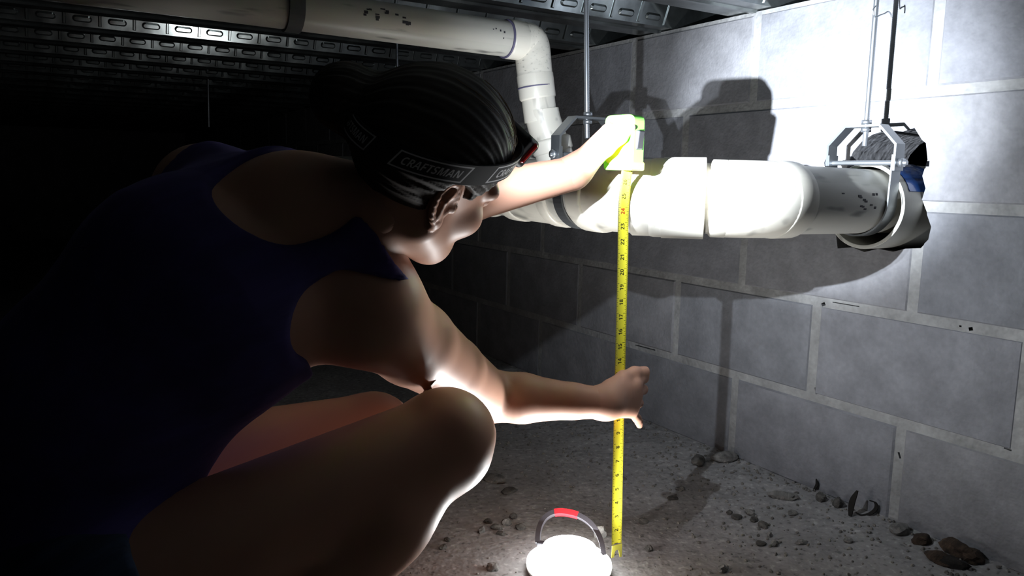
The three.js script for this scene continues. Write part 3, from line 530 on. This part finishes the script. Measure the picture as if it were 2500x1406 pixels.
const headParts = [
  [cranium, 0.02], [ell(0.03, -0.03, 0, 0.062, 0.082, 0.058), 0.03], [ell(0.058, -0.088, 0, 0.03, 0.026, 0.03), 0.03],
  ...[-1, 1].flatMap((s) => [[cone(L3(-0.004, -0.052, s * 0.054), L3(0.06, -0.094, s * 0.018), 0.018, 0.018), 0.03], [ell(0.062, -0.03, s * 0.04, 0.026, 0.024, 0.022), 0.02], [cone(L3(0.086, 0.022, s * 0.01), L3(0.07, 0.02, s * 0.05), 0.01, 0.011), 0.015]]),
  [cone(L3(0.092, 0.006, 0), L3(0.112, -0.034, 0), 0.007, 0.011), 0.012], [cone(L3(0.098, -0.04, -0.01), L3(0.098, -0.04, 0.01), 0.008, 0.008), 0.01],
  [cone(L3(0.088, -0.062, -0.016), L3(0.088, -0.062, 0.016), 0.008, 0.008), 0.008], [cone(L3(0.086, -0.072, -0.014), L3(0.086, -0.072, 0.014), 0.0085, 0.0085), 0.006],
  [cone(L3(-0.02, -0.04, 0), L3(-0.05, -0.13, 0), 0.054, 0.05), 0.03],
];
const earParts = [-1, 1].map((s) => {
  const rim = []; for (let i = 0; i <= 13; i++) { const a = 0.35 + i / 13 * 4.2; rim.push(L3(-0.013 + 0.0165 * Math.cos(a) - 0.004 * Math.sin(a), -0.001 + 0.0285 * Math.sin(a), s * (0.0738 + 0.003 * (1 - Math.cos(a)) / 2))); }
  const rimF = union(rim.slice(1).map((p, i) => cone(rim[i], p, 0.0037, 0.0037)), 0.003), plate = ell(-0.013, -0.001, s * 0.0725, 0.0165, 0.0275, 0.0068), lobe = ell(-0.0075, -0.03, s * 0.0735, 0.0085, 0.0105, 0.0052);
  const hollow = ell(-0.008, -0.003, s * 0.0825, 0.0092, 0.0145, 0.0075), tragus = ell(0.0045, -0.005, s * 0.0725, 0.0055, 0.0085, 0.0055), anti = union([cone(L3(-0.012, 0.016, s * 0.0775), L3(-0.019, 0.004, s * 0.08), 0.003, 0.0034), cone(L3(-0.019, 0.004, s * 0.08), L3(-0.014, -0.02, s * 0.0775), 0.0034, 0.0034)], 0.003);
  return (f, u, r) => smin(smin(smin(smax(plate(f, u, r), -hollow(f, u, r), 0.003), rimF(f, u, r), 0.003), smin(lobe(f, u, r), anti(f, u, r), 0.003), 0.004), tragus(f, u, r), 0.003);
});
const sockets = [-1, 1].map((s) => ell(0.1, 0.002, s * 0.031, 0.02, 0.012, 0.018)), lids = [-1, 1].map((s) => ell(0.08, 0.002, s * 0.031, 0.0125, 0.0125, 0.0135));
function headLocal(f, u, r) {
  let d = 1e3; for (const [p, k] of headParts) d = smin(d, p(f, u, r), k);
  for (const s of sockets) d = smax(d, -s(f, u, r), 0.012);
  for (const s of lids) d = smin(d, s(f, u, r), 0.004);
  for (const e of earParts) d = smin(d, e(f, u, r), 0.006);
  return d;
}
const headSDF = (x, y, z) => { const q = toHead(x, y, z); return headLocal(q[0], q[1], q[2]) * HS; };

// skeleton
const RS = P(-0.1726, -0.1680, 0.9400), RE = P(-0.0379, -0.3527, 1.2320), RW = P(0.1568, -0.3625, 1.2370);
const LS = P(-0.435, -0.03, 1.1), LE = P(-0.165, -0.055, 1.17), LW = P(0.0916, 0.0082, 1.2350);
const RHIP = P(-0.44, -0.46, 0.75), RK = P(-0.0838, -0.3311, 0.9600), RA = P(-0.3, -0.585, 0.76);
const LHIP = P(-0.55, -0.43, 0.96), LK = P(-0.205, -0.385, 1.13), LA = P(-0.42, -0.585, 0.97);
const RS2 = on(RS, V(0, 1, 0), 0.034);
const CH = P(-0.36, -0.14, 0.885), CH2 = P(-0.315, -0.1, 0.93), WA = P(-0.455, -0.255, 0.85), PE = P(-0.5, -0.4, 0.855), NB = P(-0.255, -0.045, 0.925), SK = hp(-0.03, -0.06, 0);
const mix = (a, b, t) => a.clone().lerp(b, t);
const torso = [cone(WA, CH, 0.105, 0.118), cone(CH, CH2, 0.118, 0.095), cone(mix(RS, CH2, 0.12), mix(LS, CH2, 0.12), 0.06, 0.062), cone(mix(CH, RS, 0.35), WA, 0.085, 0.09), cone(mix(CH, LS, 0.35), WA, 0.085, 0.09)];
const pelvis = [cone(WA, PE, 0.105, 0.115), cone(RHIP, LHIP, 0.1, 0.1)];
const traps = [cone(NB, RS2, 0.048, 0.04), cone(NB, LS, 0.05, 0.045)];
const neck = [cone(NB, SK, 0.055, 0.05)];
const armR = [cone(RS, mix(RS, RE, 0.3), 0.061, 0.058), cone(mix(RS, RE, 0.3), mix(RS, RE, 0.62), 0.058, 0.05), cone(mix(RS, RE, 0.62), RE, 0.05, 0.0435), cone(RE, mix(RE, RW, 0.3), 0.043, 0.0405), cone(mix(RE, RW, 0.3), mix(RE, RW, 0.72), 0.0405, 0.0295), cone(mix(RE, RW, 0.72), RW, 0.029, 0.0262)];
const armL = [cone(LS, LE, 0.055, 0.038), cone(LE, mix(LE, LW, 0.35), 0.037, 0.0385), cone(mix(LE, LW, 0.35), LW, 0.0385, 0.0265)];
const kneeUp = (k, a) => mix(k, a, 0.3).addScaledVector(mix(k, a, 0).sub(a).normalize().cross(V(0, 0, 1)).normalize(), 0);
const thighR = [cone(RHIP, RK, 0.092, 0.058)], shinR = [cone(RK, mix(RK, RA, 0.32), 0.057, 0.056), cone(mix(RK, RA, 0.32), RA, 0.056, 0.036)];
const thighL = [cone(LHIP, LK, 0.092, 0.06)], shinL = [cone(LK, mix(LK, LA, 0.32), 0.056, 0.056), cone(mix(LK, LA, 0.32), LA, 0.056, 0.036)];
const foot = (a, d) => [cone(a, V(a.x + d.x * 0.14, 0.028, a.z + d.z * 0.14), 0.036, 0.026)];
const fd = V(0.75, 0, -0.66);
const upper = union([...torso, ...pelvis, ...traps, ...neck], 0.05), aR = union(armR, 0.008), aL = union(armL, 0.008), lR = smin, legRt = union(thighR, 0.02), legRs = union(shinR, 0.03), legLt = union(thighL, 0.02), legLs = union(shinL, 0.03), ftR = union(foot(RA, fd), 0.01), ftL = union(foot(LA, fd), 0.01);
const kneeR = cone(on(RK, V(0.6, -0.1, -0.7).normalize(), 0.012), on(RK, V(0.3, -0.8, -0.3).normalize(), 0.03), 0.05, 0.045);
function bodySDF(x, y, z) {
  let d = upper(x, y, z);
  d = smin(d, aR(x, y, z), 0.045); d = smin(d, aL(x, y, z), 0.045);
  let l = smin(smin(legRt(x, y, z), legRs(x, y, z), 0.018), kneeR(x, y, z), 0.03); l = smin(l, ftR(x, y, z), 0.03);
  let m = smin(smin(legLt(x, y, z), legLs(x, y, z), 0.018), ftL(x, y, z), 0.03);
  return smin(smin(d, l, 0.004), m, 0.004);
}
// hands: local axes along the hand (d), to the thumb side (t), out of the palm (n)
function hand(origin, d, n0, left, spec) {
  const D = d.clone().normalize(), N = n0.clone().addScaledVector(D, -n0.dot(D)).normalize(), T = left ? N.clone().cross(D) : D.clone().cross(N);
  const hk = spec.size || 1, q = (a, b, c) => origin.clone().addScaledVector(D, a * hk).addScaledVector(T, b * hk).addScaledVector(N, c * hk);
  const roots = [[0.086, 0.028], [0.09, 0.009], [0.086, -0.01], [0.078, -0.027]], len = [[0.04, 0.024, 0.02], [0.044, 0.027, 0.021], [0.041, 0.025, 0.02], [0.033, 0.019, 0.018]], rad = [0.0092, 0.0094, 0.009, 0.008];
  const sh = spec.shift || 0;
  const palm = []; roots.forEach(([a, b], i) => palm.push(cone(q(0, b * 0.35 + sh * 0.3, 0), q(a, b + sh, 0), 0.0155, 0.0115)));
  palm.push(cone(q(0.02, 0.022 + sh, 0.006), q(0.05, 0.03 + sh, 0.008), 0.015, 0.011));
  const palmF = union(palm, 0.016), fingers = [], nails = [];
  spec.curl.forEach((c, i) => {
    let ang = 0, a = roots[i][0], b = roots[i][1] + sh, e = 0; const pts = [q(a, b, e)], sp = (spec.splay || [0, 0, 0, 0])[i], segs = [];
    for (let j = 0; j < 3; j++) { ang += c[j] * Math.PI / 180; const l = len[i][j]; a += Math.cos(ang) * l * Math.cos(sp); b += Math.sin(sp) * l; e += Math.sin(ang) * l; pts.push(q(a, b, e)); }
    for (let j = 0; j < 3; j++) segs.push(cone(pts[j], pts[j + 1], rad[i] * (1 - j * 0.08), rad[i] * (1 - (j + 1) * 0.08)));
    fingers.push(union(segs, 0.004));
  });
  const tp = spec.thumb.map((v) => q(v[0], v[1] + sh, v[2])), ts = []; for (let j = 0; j < tp.length - 1; j++) ts.push(cone(tp[j], tp[j + 1], [0.0145, 0.0112, 0.0102][j], [0.0112, 0.0102, 0.0088][j]));
  const thumb = union(ts, 0.006), wristF = cone(on(origin, spec.back, 0.05), q(0.004, 0, 0), 0.0258, 0.0225);
  const f = (x, y, z) => { let r = smin(palmF(x, y, z), wristF(x, y, z), 0.022); for (const g of fingers) r = smin(r, g(x, y, z), 0.005); return smin(r, thumb(x, y, z), 0.009); };
  return { f, lo: origin.clone().addScalar(-0.14), hi: origin.clone().addScalar(0.16), q };
}
const hR_ = hand(RW, V(0.75, -0.05, -0.66), V(-0.66, 0, -0.75), false, { size: 0.84, back: RE.clone().sub(RW).normalize(), curl: [[14, 36, 24], [20, 38, 26], [24, 40, 26], [6, 12, 8]], splay: [0.16, 0.0, -0.22, -0.62], thumb: [[0.028, 0.026, 0.01], [0.062, 0.042, 0.012], [0.094, 0.049, 0.01], [0.122, 0.05, 0.006]] });
const hL_ = hand(LW, V(0.62, 0.75, -0.2), V(0.8, -0.6, 0), true, { back: LE.clone().sub(LW).normalize(), shift: -0.012, curl: [[52, 74, 40], [54, 76, 40], [54, 74, 40], [54, 70, 40]], splay: [-0.1, -0.05, 0, 0.05], thumb: [[0.028, 0.028, 0.008], [0.056, 0.045, 0.014], [0.082, 0.051, 0.018], [0.104, 0.05, 0.02]] });
{
  const strip = (g) => { const o = new THREE.BufferGeometry(); for (const k of ['position', 'normal', 'uv']) o.setAttribute(k, g.attributes[k]); o.setIndex(g.index); return o; };
  const b = surfaceNets(bodySDF, V(-0.72, 0.0, -1.36), V(0.24, 0.84, -0.52), 0.0095);
  const h = surfaceNets(headSDF, HC.clone().addScalar(-0.17), HC.clone().addScalar(0.17), 0.0032);
  const r = surfaceNets(hR_.f, hR_.lo, hR_.hi, 0.0027), l = surfaceNets(hL_.f, hL_.lo, hL_.hi, 0.0027);
  mesh('body', mergeGeometries([b, h, r, l].map(strip)), M.skin, person);
}
// tank top: the torso grown a little, cut out for arms and neck
{
  const grown = union([...torso, ...pelvis, cone(NB, RS2, 0.05, 0.0425), cone(NB, LS, 0.052, 0.048)], 0.05);
  const armHole = (s, e) => { const d = e.clone().sub(s).normalize(); return cone(on(s, d, -0.012), on(s, d, 0.3), 0.074, 0.085); };
  const hR1 = cone(P(-0.1867, -0.1687, 0.8500), mix(RS, RE, 0.8).add(V(0.02, -0.04, 0)), 0.058, 0.09), hL1 = armHole(LS, LE), scoop = cone(P(-0.2535, -0.0032, 0.8600), P(-0.1955, 0.0029, 0.9300), 0.076, 0.07), hem = PE.clone(), hd = PE.clone().sub(WA).normalize();
  const wr = (x, y, z) => 0.0022 * fbm(x * 26, y * 26 + z * 12, z * 20, 2);
  const ball = cone(RS, on(RS, V(0.4, -0.6, -0.3), 0.05), 0.1, 0.1), top0 = P(-0.1723, -0.1109, 0.9400).y, ad = RE.clone().sub(RS).normalize(), ac = on(RS, ad, 0.012);
  const headOff = cone(hp(0.0, 0.02, 0), hp(0.05, -0.06, 0), 0.115, 0.09);
  const f = (x, y, z) => {
    let d = smin(grown(x, y, z) - 0.009 + wr(x, y, z), smin(upper(x, y, z), aR(x, y, z), 0.045) - 0.006, 0.01);
    d = smax(d, (x - ac.x) * ad.x + (y - ac.y) * ad.y + (z - ac.z) * ad.z, 0.01);
    d = smax(d, -smax(ball(x, y, z), y - top0 + (x - RS.x) * 0.25, 0.01), 0.01); d = smax(d, -headOff(x, y, z), 0.008);
    d = smax(d, -hR1(x, y, z), 0.012); d = smax(d, -hL1(x, y, z), 0.014); d = smax(d, -scoop(x, y, z), 0.014);
    return smax(d, (x - hem.x) * hd.x + (y - hem.y) * hd.y + (z - hem.z) * hd.z - 0.035, 0.006);
  };
  mesh('tank_top', surfaceNets(f, V(-0.74, 0.1, -1.3), V(0.0, 0.85, -0.55), 0.006), M.shirt, person).userData.label = 'dark purple tank top';
}
{
  const g = union([...pelvis, cone(RHIP, mix(RHIP, RK, 0.5), 0.1, 0.082), cone(LHIP, mix(LHIP, LK, 0.5), 0.1, 0.082)], 0.03);
  const cut = (h, k) => { const d = k.clone().sub(h).normalize(), c = mix(h, k, 0.16); return (x, y, z) => (x - c.x) * d.x + (y - c.y) * d.y + (z - c.z) * d.z; };
  const c1 = cut(RHIP, RK), c2 = cut(LHIP, LK), wd = WA.clone().sub(PE).normalize(), wc = mix(PE, WA, 0.5);
  const f = (x, y, z) => { const a = g(x, y, z) - 0.007; const t1 = c1(x, y, z), t2 = c2(x, y, z); let d = smax(a, Math.min(t1, t2) , 0.006); d = smax(d, Math.max(t1, t2) - 0.06, 0.006); return smax(d, (x - wc.x) * wd.x + (y - wc.y) * wd.y + (z - wc.z) * wd.z, 0.006); };
  mesh('shorts', surfaceNets(f, V(-0.74, 0.0, -1.2), V(0.0, 0.62, -0.5), 0.0095), M.denim, person).userData.label = 'blue denim shorts';
}
for (const a of [RA, LA]) {
  const s = union([cone(on(a, V(0, 1, 0), -0.01), V(a.x + fd.x * 0.15, 0.032, a.z + fd.z * 0.15), 0.042, 0.033), cone(V(a.x - fd.x * 0.03, 0.034, a.z - fd.z * 0.03), V(a.x + fd.x * 0.13, 0.026, a.z + fd.z * 0.13), 0.036, 0.036)], 0.02);
  mesh('shoe', surfaceNets((x, y, z) => smax(s(x, y, z), 0.004 - y, 0.004), V(a.x - 0.13, -0.02, a.z - 0.22), V(a.x + 0.24, 0.2, a.z + 0.12), 0.007), M.shoe, person);
}
// hair pulled back into a loose bun
const bunW = P(-0.1850, 0.0828, 0.8750), bunL = toHead(bunW.x, bunW.y, bunW.z);
{
  const bun = ell(bunL[0], bunL[1], bunL[2], 0.045, 0.042, 0.042), tie = cone(L3(bunL[0] * 0.5, 0.04 + (bunL[1] - 0.04) * 0.5, bunL[2] * 0.5), L3(...bunL), 0.05, 0.034);
  const dirB = V(bunL[0], bunL[1] - 0.04, bunL[2]).normalize(), e1 = V(0, 1, 0).addScaledVector(dirB, -dirB.y).normalize(), e2 = dirB.clone().cross(e1);
  const f = (x, y, z) => {
    const [a, b, c] = toHead(x, y, z); let d = cranium(a, b, c) - 0.011;
    d = smax(d, a * 0.65 - b * 0.76 - 0.006 - 0.02 * Math.max(0, Math.abs(c) - 0.05) * 0, 0.008);
    d = smax(d, -ell(-0.008, -0.004, Math.sign(c) * 0.08, 0.027, 0.036, 0.024)(a, b, c), 0.006); d = smin(d, tie(a, b, c), 0.02); d = smin(d, bun(a, b, c), 0.012);
    const w = Math.atan2(a * e1.x + b * e1.y + c * e1.z, a * e2.x + b * e2.y + c * e2.z), s = Math.sin(w * 34 + 2 * noise.noise(a * 30, b * 30, c * 30)) + 0.6 * Math.sin(w * 71 + 3);
    return (d + 0.0006 * s) * HS;
  };
  mesh('hair', surfaceNets(f, HC.clone().addScalar(-0.19), HC.clone().addScalar(0.19), 0.0032), M.hair, person).userData.label = 'dark brown hair pulled into a bun';
  const st = [];   // fine wisps along the hairline
  const bd = V(bunL[0], bunL[1] - 0.042, bunL[2]).normalize();
  for (let i = 0; i < 90; i++) {
    const a0 = V(0.8, rr(0.34, 0.6), rr(-0.75, 0.75)).normalize(), lift = rr(0.0115, 0.0145), len = rr(0.2, 0.5), bow = rr(0, 0.003), sp = [];
    for (let j = 0; j <= 6; j++) { const t = j / 6, d = a0.clone().lerp(bd, t * len).normalize(), k = 1 / Math.sqrt((d.x / 0.096) ** 2 + (d.y / 0.084) ** 2 + (d.z / 0.075) ** 2) + lift + bow * Math.sin(t * 3.14); sp.push(hp(-0.012 + d.x * k, 0.042 + d.y * k, d.z * k)); }
    st.push(tubeAlong(sp, 0.00026, 10, 4));
  }
  const ls = mesh('loose_strands', mergeGeometries(st), M.strand, person); ls.userData.kind = 'stuff';
}

// ------------------------------------------------------------------ headlamp
{
  const t = thing('headlamp', 'headlamp on black elastic band with silver lettered patches, worn on the head', 'headlamp');
  const n = 120, pos = [], uv = [], idx = [], half = 0.0135, ringP = (a, u, o) => hp(-0.012 + (0.1085 + o) * Math.cos(a), 0.05 + u + 0.026 * Math.cos(a), (0.0885 + o) * Math.sin(a));
  const prof = [[-half, 0], [half, 0], [half, 0.0028], [-half, 0.0028], [-half, 0]];
  for (let s = 0; s < 4; s++) for (let i = 0; i <= n; i++) for (const [k, v] of [[0, 0], [1, 1]]) { const a = i / n * Math.PI * 2, p = ringP(a, prof[s + k][0], prof[s + k][1]); pos.push(p.x, p.y, p.z); uv.push(1 - i / n, s === 2 ? 1 - v : s === 0 ? 0.02 : 0.02); }
  for (let s = 0; s < 4; s++) for (let i = 0; i < n; i++) { const a = (s * (n + 1) + i) * 2; idx.push(a, a + 2, a + 1, a + 1, a + 2, a + 3); }
  const g = new THREE.BufferGeometry(); g.setAttribute('position', new THREE.Float32BufferAttribute(pos, 3)); g.setAttribute('uv', new THREE.Float32BufferAttribute(uv, 2)); g.setIndex(idx); g.computeVertexNormals();
  const cv = document.createElement('canvas'); cv.width = 2048; cv.height = 96; const x = cv.getContext('2d'); x.fillStyle = '#141416'; x.fillRect(0, 0, 2048, 96);
  x.strokeStyle = '#c9c9cc'; x.fillStyle = '#c9c9cc'; x.lineWidth = 7; x.font = 'italic bold 50px sans-serif'; x.textAlign = 'center'; x.textBaseline = 'middle';
  for (const deg of [52, 118, 184, 250, 308]) { const cx = 2048 * (1 - deg / 360), w = 262; x.beginPath(); x.moveTo(cx - w / 2 + 10, 12); x.lineTo(cx + w / 2 + 10, 12); x.lineTo(cx + w / 2 - 10, 84); x.lineTo(cx - w / 2 - 10, 84); x.closePath(); x.stroke(); x.save(); x.translate(cx, 49); x.scale(0.74, 1); x.fillText('CRAFTSMAN', 0, 0); x.restore(); }
  const tx = new THREE.CanvasTexture(cv); tx.colorSpace = THREE.SRGBColorSpace;
  mesh('head_band', g, new THREE.MeshStandardMaterial({ map: tx, roughness: 0.7, side: THREE.DoubleSide }), t);
  const bas = new THREE.Matrix4().makeBasis(hR, hU, hF.clone().negate()), at = (f, u, r) => bas.clone().multiply(new THREE.Matrix4().makeRotationX(-0.25)).setPosition(hp(f, u, r));
  const hs = new RoundedBoxGeometry(0.06, 0.04, 0.028, 3, 0.007); hs.applyMatrix4(at(0.106, 0.078, 0)); const house = mesh('lamp_housing', hs, M.black, t);
  const rim = new RoundedBoxGeometry(0.064, 0.03, 0.008, 2, 0.0035); rim.applyMatrix4(at(0.11, 0.08, 0)); mesh('red_trim', rim, M.redClear, house);
  const aim = (target, from) => target.clone().sub(from).normalize();
  const target = P(0.6201, 0.1300, 1.6018);
  for (const [f, u, r, R, power, label] of [[0.12, 0.083, 0.004, 0.011, HEADLAMP_POWER, 'main'], [0.119, 0.068, -0.014, 0.004, HEADLAMP_SIDE, 'side']]) {
    const c = hp(f, u, r), d = hF, lens = turned(c, on(c, d, 0.004), [[0, 0.0005], [0, R], [0.003, R], [0.004, R * 0.6], [0.0042, 0.0002]], 24);
    mesh('led_lens', lens, new THREE.MeshStandardMaterial({ color: 0xf0f4ff, roughness: 0.2, emissive: LED_COOL, emissiveIntensity: 4 }), house);
    const s = new THREE.SpotLight(LED_COOL, power, 0, label === 'main' ? 0.46 : 1.2, 1, 2); s.position.copy(on(c, d, 0.008)); s.target.position.copy(target); s.castShadow = true; s.shadow.radius = 0.12; s.shadow.mapSize.set(2048, 2048); s.shadow.camera.near = 0.01; scene.add(s, s.target);
  }
}
renderer.render(scene, camera);
